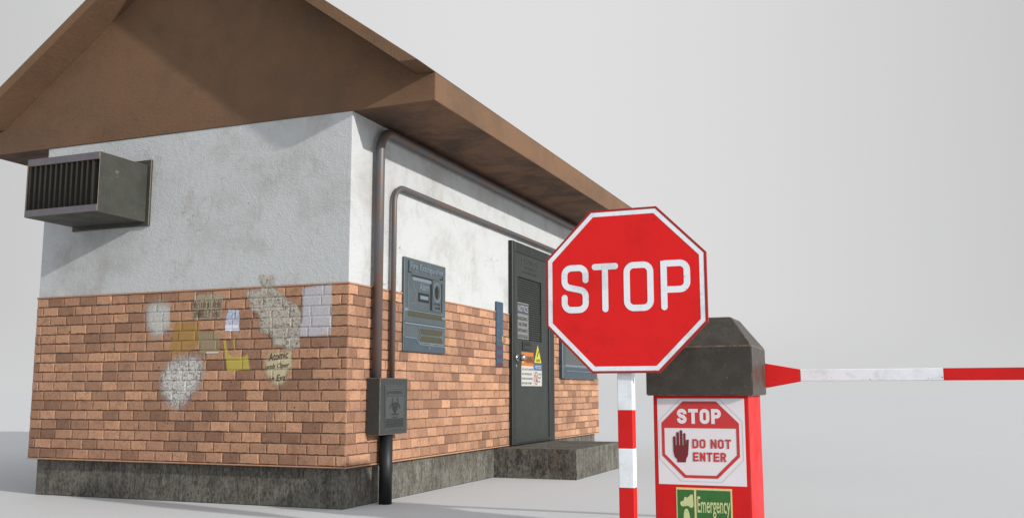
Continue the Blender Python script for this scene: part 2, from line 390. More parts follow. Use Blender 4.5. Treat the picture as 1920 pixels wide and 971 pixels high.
STW = m_paint('sticker_white', (.70, .67, .69), (.4, .37, .36), dirt=.1, scr=.5, chips=.8); STR = m_flat('sticker_red', (.52, .035, .035), .5); STM = m_flat('sticker_maroon', (.16, .018, .02), .5)
STS = m_flat('sticker_outline_grey', (.50, .49, .51), .5)
GRN = m_flat('sticker_green', (.035, .14, .03), .5, .3); YEL = m_flat('sticker_cream', (.62, .56, .28), .5, .2); YED = m_flat('sticker_gold_edge', (.75, .48, .16), .5, .2)
ORG = m_flat('warning_orange', (.42, .13, .025), .55, .3); LBW = m_flat('label_white', (.42, .42, .39), .55, .2); INK = m_flat('ink', (.03, .03, .03), .6)
BLU = m_flat('notice_blue', (.05, .10, .22), .55, .2); WYE = m_flat('warning_yellow', (.46, .42, .03), .55, .2); RDL = m_flat('label_red', (.4, .03, .03), .55)
CHR = Mat('chrome', .2, .95, .5).color((.45, .45, .45)).m
STRIPB = m_metal('strip_blue', (.035, .065, .10), (.18, .035, .045), .25, .5); STRIPR = m_flat('strip_red', (.16, .035, .06), .6, .5)
GLASS = Mat('dark_glass', .12, 0, .6).color((.045, .05, .043)).m

# ------------------------------------------------------------------ the setting
g = Mat('studio_floor', .8, 0, .1)
g.color(g.mix(g.rng(g.noise(.4, 3), .3, .7), (.500, .507, .517), (.510, .516, .526)))
bm = bmesh.new(); prev = None
cen = bm.verts.new((0, 0, 0)); RS = [4, 10, 20, 40, 90, 200, 500]
for r in RS:
    ring = [bm.verts.new((r*math.cos(2*math.pi*k/96), r*math.sin(2*math.pi*k/96), 0)) for k in range(96)]
    for k in range(96):
        if prev is None: bm.faces.new([cen, ring[k], ring[(k+1) % 96]])
        else: bm.faces.new([prev[k], ring[k], ring[(k+1) % 96], prev[(k+1) % 96]])
    prev = ring
tag(obj('ground', bm, g.m), kind='structure')

# ------------------------------------------------------------------ booth
W, L, ZB, ZT, ZW, EV, ZE, DR, RR, SL, RX = 2.6963, 5.5981, .2601, 1.44, 2.5812, .6059, 2.7713, .255, .1272, .7195, .0261
booth = empty('guard_booth', (-W/2, L/2, 0), 'small guard booth with brick lower wall, stained plaster and brown gabled roof', 'building')
bm = bmesh.new(); box(bm, (-W+.0427, .0512, 0), (-.0427, L-.05, ZB+.004), .006)
obj('concrete_base', bm, CONC, booth)
bm = bmesh.new(); box(bm, (-W+.007, .007, ZT-.01), (-.007, L-.007, ZW+.01), .006, seg=2)
obj('plaster_wall', bm, PL, booth)
# brick cladding: every brick is real relief over a backing
rows = 17; PZ0, PZ1 = ZB+.008, ZT-.010; RH = (PZ1-PZ0)/rows
layout = {'x': [], 'y': []}
bm = bmesh.new()
box(bm, (-W+.007, .007, ZB), (-.007, L-.007, ZT-.002), 0, 1)
for (a, b) in (((-W-.004, -.004, ZT-.011), (.004, L+.004, ZT+.001)), ((-W-.003, -.003, ZB-.002), (.003, L+.003, ZB+.007))):
    box(bm, a, b, .003, 2)
def brick(plane, u0, v0, u1, v1, h):
    gp = .0013; ch = .0085; cz = .0045
    def jit(s): return random.uniform(-s, s)
    nu = max(3, int((u1-u0)/.016)); pts = []; sd = random.uniform(0, 99)
    ju = [jit(.0022) for _ in range(4)]
    for k in range(nu+1): pts.append((u0+gp+(u1-u0-2*gp)*k/nu, v0+gp+max(0, .0055*mnoise.noise(Vector((k*.55+sd, sd, 0)))+.0018), 0, 1))
    for k in range(1, 3): pts.append((u1-gp-abs(jit(.0014)), v0+(v1-v0)*k/3, -1, 0))
    for k in range(nu+1): pts.append((u1-gp-(u1-u0-2*gp)*k/nu, v1-gp-max(0, .003*mnoise.noise(Vector((k*.5+sd+50, sd, 0)))), 0, -1))
    for k in range(1, 3): pts.append((u0+gp+abs(jit(.0014)), v1-(v1-v0)*k/3, 1, 0))
    cu, cv = (u0+u1)/2, (v0+v1)/2
    base = [bm.verts.new(plane.P(p[0], p[1], -.008)) for p in pts]
    mid = [bm.verts.new(plane.P(p[0], p[1], h-.0040)) for p in pts]
    def ins(p):
        du, dv = cu-p[0], cv-p[1]
        return (p[0]+max(-ch, min(ch, du)), p[1]+max(-cz, min(cz, dv))) if abs(p[0]-cu) > (u1-u0)/2-.006 else (p[0]+.6*max(-ch, min(ch, du))*(abs(p[0]-cu)/((u1-u0)/2))**6, p[1]+max(-cz, min(cz, dv)))
    tilt = (random.uniform(-.012, .012), random.uniform(-.008, .008))
    top = []
    for p in pts:
        q = ins(p); top.append(bm.verts.new(plane.P(q[0], q[1], h + tilt[0]*(q[0]-cu)+tilt[1]*(q[1]-cv))))
    n = len(pts); fs = [bm.faces.new(top)]
    for A, B in ((base, mid), (mid, top)):
        for i in range(n): fs.append(bm.faces.new([A[i], A[(i+1) % n], B[(i+1) % n], B[i]]))
    bmesh.ops.recalc_face_normals(bm, faces=fs)
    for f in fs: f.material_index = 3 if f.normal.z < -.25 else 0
for key, plane, lo, hi in (('y', Plane('-y', 0), -W, 0), ('x', Plane('x', 0), 0, L)):
    for r in range(rows):
        v0 = PZ0+r*RH; v1 = v0+RH
        us = [lo]; u = lo + random.choice((.05, .075, .10, .13))+random.uniform(-.02, .02)
        while u < hi-.045:
            us.append(u); u += random.choice((.15, .15, .148, .155, .135, .16))+random.uniform(-.006, .006)
        us.append(hi)
        for a, b in zip(us, us[1:]):
            h = random.uniform(-.0016, .0016)
            brick(plane, a, v0, b, v1, h); layout[key].append((a, v0, b, v1, h))
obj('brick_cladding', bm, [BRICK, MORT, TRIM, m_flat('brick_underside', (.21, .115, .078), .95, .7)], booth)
# roof
xr = -W/2+RX; zr = ZE+SL*(EV-xr); zi = ZE+SL*(EV-RR-xr)
XL, XR = -W-EV, EV; sL = (zr-ZE)/(xr-XL); zl = ZE+(xr-(XL+RR))*sL
roof_o = bpy.data.objects.new('roof', None)
bm = bmesh.new()
prism(bm, [(XL, ZE), (xr, zr), (XR, ZE), (XR-RR, ZE), (xr, (zi+zl)/2), (XL+RR, ZE)], -DR, L+DR, 'y')
bmesh.ops.bevel(bm, geom=[e for e in bm.edges if e.calc_length() > .3], offset=.004, segments=1, affect='EDGES')
roof = obj('roof', bm, BROWN, booth)
bm = bmesh.new()
pr = [(XL, ZW), (XR, ZW), (XR, ZE-.002), (XR-RR, ZE-.002), (xr, (zi+zl)/2-.002), (XL+RR, ZE-.002), (XL, ZE-.002)]
fs = prism(bm, pr, 0, L, 'y')
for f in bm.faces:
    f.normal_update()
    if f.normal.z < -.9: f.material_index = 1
bmesh.ops.bevel(bm, geom=[e for e in bm.edges if abs(e.verts[0].co.z-e.verts[1].co.z) < .2 and max(v.co.z for v in e.verts) < ZE+.01], offset=.004, segments=1, affect='EDGES')
obj('gable_and_eaves', bm, [BROWN, SOFF], roof)

# door
bm = bmesh.new(); F = .034
for a, b in (((-.02, 2.77, .262), (F, 2.845, 2.12)), ((-.02, 3.775, .262), (F, 3.92, 2.12)), ((-.02, 2.845, 2.03), (F-.0005, 3.775, 2.12)), ((-.02, 2.845, .262), (F-.0005, 3.775, .292))):
    box(bm, a, b, .003, 0, 1)
door = None
leaf = bmesh.new(); DX = .022
# leaf as frame around the mesh window
wy0, wy1, wz0, wz1 = 2.93, 3.575, 1.215, 1.805
for a, b in (((-.02, 2.846, .293), (DX, 3.774, wz0)), ((-.02, 2.846, wz1), (DX, 3.774, 2.029)), ((-.02, 2.846, wz0), (DX, wy0, wz1)), ((-.02, wy1, wz0), (DX, 3.774, wz1))):
    box(leaf, a, b, 0, 0)
pd = Plane('x', DX)
pd.text(leaf, 'CAUTION', 3.03, 1.945, 3.50, 2.0, .0035, 1, .01, .004)
pd.text(leaf, 'AUTHORIZED', 3.10, 1.895, 3.43, 1.918, .0025, 1, 0, .003)
pd.text(leaf, 'PERSONNEL ONLY', 3.07, 1.850, 3.46, 1.873, .0025, 1, 0, .003)
door = obj('door', leaf, [DOORM, DEDGE], booth)
obj('door_frame', bm, [DDARK, DEDGE], door)
bm = bmesh.new()
box(bm, (-.02, wy0, wz0), (.006, wy1, wz1), 0, 2)
n = 30
for k in range(n+1):
    y = wy0+(wy1-wy0)*k/n; box(bm, (.007, y-.004, wz0), (.011, y+.004, wz1), 0, 0)
n = 27
for k in range(n+1):
    z = wz0+(wz1-wz0)*k/n; box(bm, (.008, wy0, z-.0045), (.0125, wy1, z+.0045), 0, 0)
obj('mesh_window', bm, [DOORM, DARK, m_flat('mesh_backing', (.019, .022, .020), .8, .3)], door)
# notice on the window
pn = Plane('x', .011)
bm = bmesh.new(); NW = m_flat('notice_grey', (.16, .165, .16), .6, .5); NB = m_flat('notice_dark_blue', (.045, .055, .075), .6, .4); NL = m_flat('notice_lettering', (.24, .25, .27), .6, .2)
pn.rect(bm, 2.925, 1.225, 3.232, 1.567, .004, 0, .003); pn.rect(bm, 2.935, 1.462, 3.222, 1.555, .0055, 1)
pn.text(bm, 'NOTICE', 2.945, 1.480, 3.212, 1.540, .007, 2, .02)
for i, (t, a, b) in enumerate((('BUILDING', 2.955, 3.2), ('USE OTHER', 2.97, 3.19), ('ENTRANCE', 2.955, 3.2))):
    z = 1.415-.055*i; pn.text(bm, t, a, z-.015, b, z+.018, .0055, 3, .01)
for z in (1.262, 1.250, 1.240): pn.rect(bm, 2.945, z-.0025, 3.212, z+.0025, .0055, 3)
obj('notice_sticker', bm, [NW, NB, NL, BOXD], door)
bm = bmesh.new(); box(bm, (DX, 3.045, 1.120), (DX+.010, 3.262, 1.203), .003, 0); box(bm, (DX+.010, 3.075, 1.135), (DX+.013, 3.232, 1.165), .002, 1); box(bm, (DX+.010, 3.075, 1.172), (DX+.012, 3.232, 1.190), 0, 2)
obj('latch_plate', bm, [DDARK, DOORM, DARK], door)
bm = bmesh.new(); tube(bm, [(DX, 2.91, 1.045), (DX+.008, 2.91, 1.045)], .034, 24); tube(bm, [(DX+.008, 2.91, 1.045), (DX+.035, 2.91, 1.045)], .012, 16)
bmesh.ops.create_uvsphere(bm, u_segments=24, v_segments=16, radius=.032, matrix=Matrix.Translation((DX+.055, 2.91, 1.045)))
obj('door_knob', bm, CHR, door, smooth=True)
bm = bmesh.new(); tube(bm, [(DX, 2.885, .972), (DX+.006, 2.885, .972)], .014, 16); obj('keyhole', bm, CHR, door)
bm = bmesh.new()
pd.rect(bm, 3.018, .790, 3.336, 1.106, .0025, 1, .0025); pd.rect(bm, 3.018, .978, 3.336, 1.106, .004, 0)
pd.text(bm, 'WARNING', 3.085, 1.005, 3.33, 1.070, .0055, 2, .015); pd.poly(bm, [(3.025, 1.005), (3.078, 1.005), (3.05, 1.07)], .0055, 3)
for i, t in enumerate(('DO NOT ENTER', 'AUTHORIZED', 'PERSONNEL', 'BEYOND POINT')):
    z = .945-.043*i; pd.text(bm, t, 3.03, z-.010, 3.322-.03*(i % 2), z+.010, .004, 2)
obj('warning_sticker', bm, [ORG, LBW, INK, WYE], door)
bm = bmesh.new()
pd.poly(bm, [(3.362, 1.013), (3.560, 1.013), (3.461, 1.185)], .0025, 0, .0025)
pd.poly(bm, [(3.44, 1.085), (3.455, 1.075), (3.485, 1.12), (3.47, 1.135)], .004, 1); pd.poly(bm, [(3.430, 1.078), (3.440, 1.085), (3.456, 1.074), (3.448, 1.066)], .004, 1)
pd.text(bm, 'CAUTION', 3.405, 1.025, 3.515, 1.05, .004, 1, .01)
obj('caution_sticker', bm, [WYE, INK], door)
bm = bmesh.new()
pd.rect(bm, 3.342, .790, 3.572, 1.003, .0025, 0, .0025); pd.rect(bm, 3.342, .940, 3.572, 1.003, .004, 1)
pd.text(bm, 'NOTICE', 3.375, .955, 3.54, .988, .0055, 0, .015)
cc = [(3.408+.045*math.cos(2*math.pi*k/24), .865+.060*math.sin(2*math.pi*k/24)) for k in range(24)]
pd.ribbon(bm, cc, .011, .004, 2, closed=True); pd.ribbon(bm, [(3.385, .905), (3.432, .825)], .008, .0048, 2, caps=False)
pd.rect(bm, 3.399, .832, 3.417, .892, .0042, 3)
for i, t in enumerate(('NO ENTRY', 'STAFF', 'ONLY')):
    z = .905-.035*i; pd.text(bm, t, 3.468, z-.009, 3.562-.02*i, z+.009, .004, 3)
obj('notice_label', bm, [LBW, BLU, RDL, INK], door)

# right-hand window
bm = bmesh.new(); F = .042; y0, y1, z0, z1 = 4.165, 5.40, .875, 1.86
for a, b in (((-.02, y0, z0), (F, y1, z0+.125)), ((-.02, y0, z1-.1), (F, y1, z1)), ((-.02, y0, z0+.125), (F-.0005, y0+.10, z1-.1)), ((-.02, y1-.1, z0+.125), (F-.0005, y1, z1-.1))):
    box(bm, a, b, .005, 0, 1)
box(bm, (.015, y0+.10, z0+.125), (F-.008, y1-.1, z0+.145), .002, 1); box(bm, (F, y0+.10, z0+.072), (F+.006, y1-.06, z0+.082), .002, 1)
wd = obj('window', bm, [CABD, CABE], booth)
bm = bmesh.new(); box(bm, (-.02, y0+.1, z0+.145), (.014, y1-.1, z1-.1)); obj('pane', bm, GLASS, wd)
# narrow plate left of the door
bm = bmesh.new(); ps = Plane('x', .012)
box(bm, (-.004, 2.452, .956), (.012, 2.602, 1.527), .002)
for i in range(3):
    pts = [(2.475+i*.045, 1.505-.024*k+random.uniform(-.003, .003)) for k in range(12)]
    ps.text(bm, ('EMERGENCY', 'SHUT OFF', 'POWER')[i], 2.395+i*.045, 1.38-.012, 2.555+i*.045, 1.38+.012, .0025, 2, .01, rot=math.pi/2)
for k in range(3):
    z = 1.12-.072*k; ps.text(bm, ('DANGER', 'KEEP', 'CLEAR')[k], 2.468, z-.018, 2.588, z+.018, .0025, 1, .02)
ps.rect(bm, 2.456, 1.185, 2.598, 1.189, .0025, 2); ps.rect(bm, 2.456, 1.270, 2.598, 1.274, .0025, 2)
ps.poly(bm, [(2.572+.018*math.cos(t), 1.200+.030*math.sin(t)) for t in [2*math.pi*k/20 for k in range(20)]], .005, 3, .004)
strip = obj('warning_plate', bm, [STRIPB, STRIPR, m_flat('strip_print', (.09, .14, .2), .6), m_flat('brass_button', (.3, .2, .08), .5)], loc=(0, 2.52, .956))
tag(strip, 'narrow blue metal plate with red lettering between the fire cabinet and the door', 'plate')

# ------------------------------------------------------------------ concrete step
bm = bmesh.new(); box(bm, (-.042, 2.515, 0), (.71, 3.93, .2505), 0)
bmesh.ops.subdivide_edges(bm, edges=bm.edges[:], cuts=28, use_grid_fill=True)
for v in bm.verts:
    if v.co.z > .02 and v.co.x > -.03:
        rgh = 1.0 if v.co.y < 2.52 else .35
        q = mnoise.fractal(v.co*22, 1, 2, 3)*.0045*rgh
        if v.co.z < .249 : v.co += Vector((q if v.co.x > .70 else 0, q if v.co.y < 2.52 else 0, 0))
        else: v.co.z += q*.4
for f in bm.faces:
    f.normal_update()
    f.material_index = 1 if f.normal.y < -.6 else 0
tag(obj('concrete_step', bm, [CONC, CONC2], loc=(.33, 3.22, 0)), 'rough weathered concrete step in front of the booth door', 'step')

# ------------------------------------------------------------------ wall vent unit
vent = empty('wall_vent_unit', (-2.02, 0, 1.92), 'grey metal box vent with upright louvres jutting from the plaster gable wall', 'vent')
bm = bmesh.new(); box(bm, (-2.385, -.012, 1.918), (-1.665, .008, 2.402), .003, 0, 1); obj('mounting_plate', bm, [ACM, ACE], vent)
VX0, VX1, VZ0, VZ1, VF = -2.356, -1.695, 1.947, 2.361, -.46
bm = bmesh.new(); t = .006
box(bm, (VX0, VF, VZ0), (VX0+t, -.012, VZ1), .002, 0, 1); box(bm, (VX1-t, VF, VZ0), (VX1, -.012, VZ1), .0025, 0, 1)
box(bm, (VX0+t, VF+.0005, VZ0+.0005), (VX1-t, -.012, VZ0+t), 0, 0, 1); box(bm, (VX0+t, VF+.0005, VZ1-t), (VX1-t, -.012, VZ1-.0005), 0)
box(bm, (VX0+t, -.20, VZ0+t), (VX1-t, -.19, VZ1-t), 0, 2)
obj('casing', bm, [ACM, ACE, DARK], vent)
bm = bmesh.new()
box(bm, (VX0+t, VF-.003, VZ1-.052), (VX1-t, VF+.012, VZ1-.001), .002, 0, 1); box(bm, (VX0+t, VF-.003, VZ0+.001), (VX1-t, VF+.012, VZ0+.050), .002, 0, 1)
box(bm, (VX0+.0005, VF-.002, VZ0+.002), (VX0+t+.006, VF, VZ1-.002), 0, 1)
obj('rim', bm, [ACR, ACE], vent)
bm = bmesh.new(); nb = 13
for k in range(nb):
    x = VX0+.02+(VX1-VX0-.04)*(k+.5)/nb
    A, B = Vector((x-.020, VF+.004, 0)), Vector((x+.012, VF+.050, 0)); nn = Vector((.046, -.032, 0)).normalized()*.003
    pts = [(p.x, p.y) for p in (A-nn, B-nn, B+nn, A+nn)]
    # rolled front edge
    prism(bm, pts, VZ0+.048, VZ1-.050, 'z'); tube(bm, [(A.x, A.y, VZ0+.048), (A.x, A.y, VZ1-.05)], .007, 10)
obj('louvres', bm, ACD, vent)

# ------------------------------------------------------------------ junction box, conduits, cable duct
jb = empty('junction_box', (.0, .425, .456), 'small grey metal electrical box with an embossed biohazard warning, under the pipes', 'electrical box')
bm = bmesh.new(); box(bm, (.004, .237, .456), (.106, .618, .829), .005, 0, 1, 2); obj('casing', bm, [BOXM, BOXE], jb)
pj = Plane('x', .106)
bm = bmesh.new()
pj.rect(bm, .298, .492, .575, .782, .003, 0, .003)
fr = [(.308, .502), (.565, .502), (.565, .772), (.308, .772)]
pj.ribbon(bm, fr, .004, .0038, 1, closed=True)
pj.text(bm, 'WARNING', .350, .722, .540, .746, .0045, 1, .01); pj.poly(bm, [(.318, .722), (.346, .722), (.332, .748)], .0045, 1)
pj.rect(bm, .318, .709, .555, .713, .0045, 1); pj.rect(bm, .318, .754, .555, .757, .0045, 1)
cx, cz = .436, .638
for k in range(3):
    a = math.pi/2+2*math.pi*k/3; ox, oz = cx+.034*math.cos(a), cz+.030*math.sin(a)
    pts = [(ox+.036*math.cos(a+t), oz+.033*math.sin(a+t)) for t in [(-2.45+4.9*q/24)+math.pi for q in range(25)]]
    pts = [(ox+.040*math.cos(t), oz+.036*math.sin(t)) for t in [a+R(35)+R(290)*q/24 for q in range(25)]]
    pj.ribbon(bm, pts, .009, .0048+.0004*k, 1, caps=False)
pj.ribbon(bm, [(cx+.032*math.cos(t), cz+.029*math.sin(t)) for t in [2*math.pi*q/24 for q in range(24)]], .006, .0064, 1, closed=True)
pj.rect(bm, cx-.034, .566, cx+.034, .573, .0045, 1)
pj.rect(bm, .318, .506, .556, .561, .0045, 1)
for i, t in enumerate(('BIOLOGICAL', 'HAZARD', 'KEEP OUT OF AREA')):
    z = .549-.0165*i; pj.text(bm, t, .328, z-.005, (.43, .41, .47)[i], z+.005, .0058, 0)
obj('warning_plate', bm, [BOXL, BOXD], jb)
def pipe(name, y, z, x, r, rad, yend, z0, label):
    p = empty(name, (x, y, z0), label, 'pipe')
    bm = bmesh.new(); pts = bent((x, y, z0), (x, y, z), (x, yend, z), rad, 10)
    # densify for the noise and smooth shading
    tube(bm, pts, r, 20); obj('conduit', bm, PIPE, p)
    bm = bmesh.new()
    for yy in [q for q in (1.7, 3.3, 4.9) if q < yend]:
        box(bm, (.0, yy-.012, z-r-.006), (x+r+.002, yy+.012, z+r+.003), .002)
    bm.free()
    return p
pipe('wall_pipe', .300, 2.524, .042, .032, .15, L+.02, .829, 'thick rusty pipe rising beside the corner and running under the eave')
pipe('wall_pipe', .532, 2.183, .030, .0185, .13, 5.2, .829, 'thin rusty pipe bending lower down the plaster above the door')
bm = bmesh.new(); tube(bm, [(.052, .425, 0), (.052, .425, .457)], .044, 28)
tag(obj('ground_duct', bm, BLK, loc=(.052, .425, 0)), 'black vertical cable duct from the ground into the grey electrical box', 'pipe')

# ------------------------------------------------------------------ fire cabinet
fy0, fy1, fz0, fz1 = .722, 1.402, 1.025, 1.702
fc = empty('fire_extinguisher_cabinet', (.0, (fy0+fy1)/2, fz0), 'blue grey metal fire extinguisher cabinet with an alarm panel on the sunny wall', 'fire cabinet')
FX = .014; pf = Plane('x', FX)
U = lambda u: fy0+(fy1-fy0)*u
V = lambda v: fz1-(fz1-fz0)*v
def fr(bm, u0, v0, u1, v1, h, mi=0, th=.004): pf.rect(bm, U(u0), V(v1), U(u1), V(v0), h, mi, th)
bm = bmesh.new(); box(bm, (-.003, fy0, fz0), (FX, fy1, fz1), .002, 0, 1); obj('casing', bm, [CAB, CABE], fc)
bm = bmesh.new()
pf.text(bm, 'Fire Extinguisher', U(.12), V(.135), U(.93), V(.045), .006, 1, .012, .006)
obj('title_lettering', bm, [CAB, CABE, DARK], fc)
bm = bmesh.new()
for a, b, c, d in ((.08, .03, .093, .15), (.08, .15, .15, .163), (.85, .15, .92, .163), (.907, .12, .92, .155)): fr(bm, a, b, c, d, .003, 2, .003)
fr(bm, .085, .165, .095, .61, .004, 1); fr(bm, .10, .175, .905, .555, .004, 0); fr(bm, .15, .178, .80, .195, .0055, 2, .001); fr(bm, .17, .20, .62, .235, .0065, 1, .002)
pf.text(bm, 'Alarm', U(.34), V(.325), U(.56), V(.25), .0075, 1, .015, .004)
fr(bm, .31, .355, .57, .455, .0055, 3, .001); fr(bm, .35, .385, .54, .425, .0085, 1, .003)
pf.ribbon(bm, [(U(.17), V(.27)), (U(.26), V(.38)), (U(.22), V(.50))], .006, .006, 1, caps=False)
fr(bm, .595, .19, .635, .53, .0052, 3, .001); fr(bm, .865, .20, .905, .53, .0052, 3, .001)
fr(bm, .64, .185, .86, .535, .009, 0); 
cc = [(U(.75)+.062*math.cos(t), V(.32)+.068*math.sin(t)) for t in [2*math.pi*k/32 for k in range(32)]]
pf.ribbon(bm, cc, .009, .0115, 1, closed=True)
def hand(P, bm, cx, cz, sx, sz, h, mi):
    """raised open palm, four fingers and thumb; unit box about (-.5..+.5, 0..1)"""
    def q(pts): return [(cx+a*sx, cz+b*sz) for a, b in pts]
    P.poly(bm, q([(-.26, 0), (.28, 0), (.30, .10), (.42, .22), (.46, .40), (.50, .70), (.34, .70), (.30, .52), (-.5, .52), (-.5, .34), (-.42, .16), (-.28, .10)]), h, mi)
    for a, b, top in ((-.5, -.335, .80), (-.285, -.115, .93), (-.065, .10, .99), (.15, .30, .90)):
        P.poly(bm, q([(a, .535), (b, .535), (b, top-.03), (b-.035, top), (a+.035, top), (a, top-.03)]), h+.0002, mi)
        P.rect(bm, cx+a*sx, cz+.50*sz, cx+b*sx, cz+.54*sz, h+.0004, mi)
hand(pf, bm, U(.75), V(.32)-.048, .062, .100, .0105, 3)
pf.text(bm, 'STOP FIRE', U(.67), V(.465), U(.84), V(.44), .010, 3, .02); pf.text(bm, 'ALARM', U(.70), V(.505), U(.83), V(.48), .010, 3, .02)
obj('alarm_panel', bm, [CAB, CABE, DARK, DARK], fc)
bm = bmesh.new()
fr(bm, .0, .545, .10, .575, .003, 1, .003); fr(bm, .09, .570, .93, .620, .004, 2, .004); fr(bm, .08, .56, .94, .568, .006, 1, .003); fr(bm, .90, .585, .99, .612, .0055, 1, .003)
fr(bm, .0, .688, 1, .694, .001, 3, .0005); fr(bm, .01, .696, .99, .712, .005, 1, .004)
for (a, b, c, d) in ((.37, .745, .93, .80), (.37, .825, .93, .882)):
    s = .03 if a == .37 and b < .8 else -.03
    pf.poly(bm, [(U(a+(0 if s > 0 else .03)), V(b)), (U(c-(0 if s > 0 else .03)), V(b)), (U(c-(.03 if s > 0 else 0)), V(d)), (U(a+(.03 if s > 0 else 0)), V(d))], .003, 2, .003)
pf.ribbon(bm, [(U(.34), V(.73)), (U(.39), V(.812)), (U(.34), V(.895)), (U(.95), V(.90))], .006, .0045, 1, caps=False)
pf.poly(bm, [(U(.005), V(.995)), (U(.995), V(.995)), (U(.995), V(.930)), (U(.35), V(.925)), (U(.26), V(.865)), (U(.005), V(.860))], .0035, 4, .0035)
pf.ribbon(bm, [(U(.02), V(.852)), (U(.27), V(.857)), (U(.36), V(.916)), (U(.98), V(.921))], .006, .005, 1, caps=False)
obj('vent_panel', bm, [CAB, CABE, OLIVE, DARK, CABD], fc)

# ------------------------------------------------------------------ faded posters pressed over the bricks
def brick_h(x, z):
    """relief height of the gable wall at (x, z), measured out from y = 0"""
    if z > ZT+.001: return -.0069
    if z > ZT-.011: return .004
    for a, v0, b, v1, h in layout['y']:
        if a <= x < b and v0 <= z < v1:
            d = min(x-a, b-x, z-v0, v1-z)
            return h - .0055*max(0, 1-max(0, d-.001)/.0045)
    return -.006
def poster_mat(name, base, ink, cover=.8, worn=.5, texture='print', edge='rect', sharp=(0, 0, 0, 0)):
    """paper colour with small print; worn away by noise and towards the uneven edges"""
    m = Mat(name, .85, 0, .2)
    at = m.N.new('ShaderNodeAttribute'); at.attribute_name = 'cover'
    n = m.noise(13, 7, .72); n2 = m.noise(90, 4, .7); worn = worn*1.8
    k = m.math('ADD', at.outputs['Fac'], m.math('MULTIPLY', m.math('SUBTRACT', n, .5), worn))
    k = m.math('ADD', k, m.math('MULTIPLY', m.math('SUBTRACT', n2, .5), worn*.9))
    alpha = m.math('MULTIPLY', m.rng(k, .18, .95), cover*.92)
    c = base
    if texture == 'print':
        mp = m.N.new('ShaderNodeMapping'); mp.inputs['Scale'].default_value = (55, 1, 230); m.lk(m.co, mp.inputs[0])
        v = m.N.new('ShaderNodeTexNoise'); v.inputs['Scale'].default_value = 1; v.inputs['Detail'].default_value = 2; m.lk(mp.outputs[0], v.inputs['Vector'])
        c = m.mix(m.math('MULTIPLY', m.rng(v.outputs['Fac'], .50, .62), .75), c, ink)
    if texture == 'map':
        v = m.noise(34, 5, .7, dist=2.0); c = m.mix(m.math('MULTIPLY', m.rng(v, .50, .58), .8), c, ink)
        v = m.noise(12, 4, .6, (1.6, 1, .6), 3.0); c = m.mix(m.math('MULTIPLY', m.rng(m.math('ABSOLUTE', m.math('SUBTRACT', v, .5), 0), .0, .03, 1, 0), .6), c, ink)
    c = m.mix(m.math('MULTIPLY', m.rng(n2, .45, .7), .3), c, tuple(x*.5 for x in (base if isinstance(base, tuple) else (.3, .3, .3))))
    m.color(c); m.lk(alpha, m.b.inputs['Alpha']); m.bump(n2, .4, .002)
    return m.m
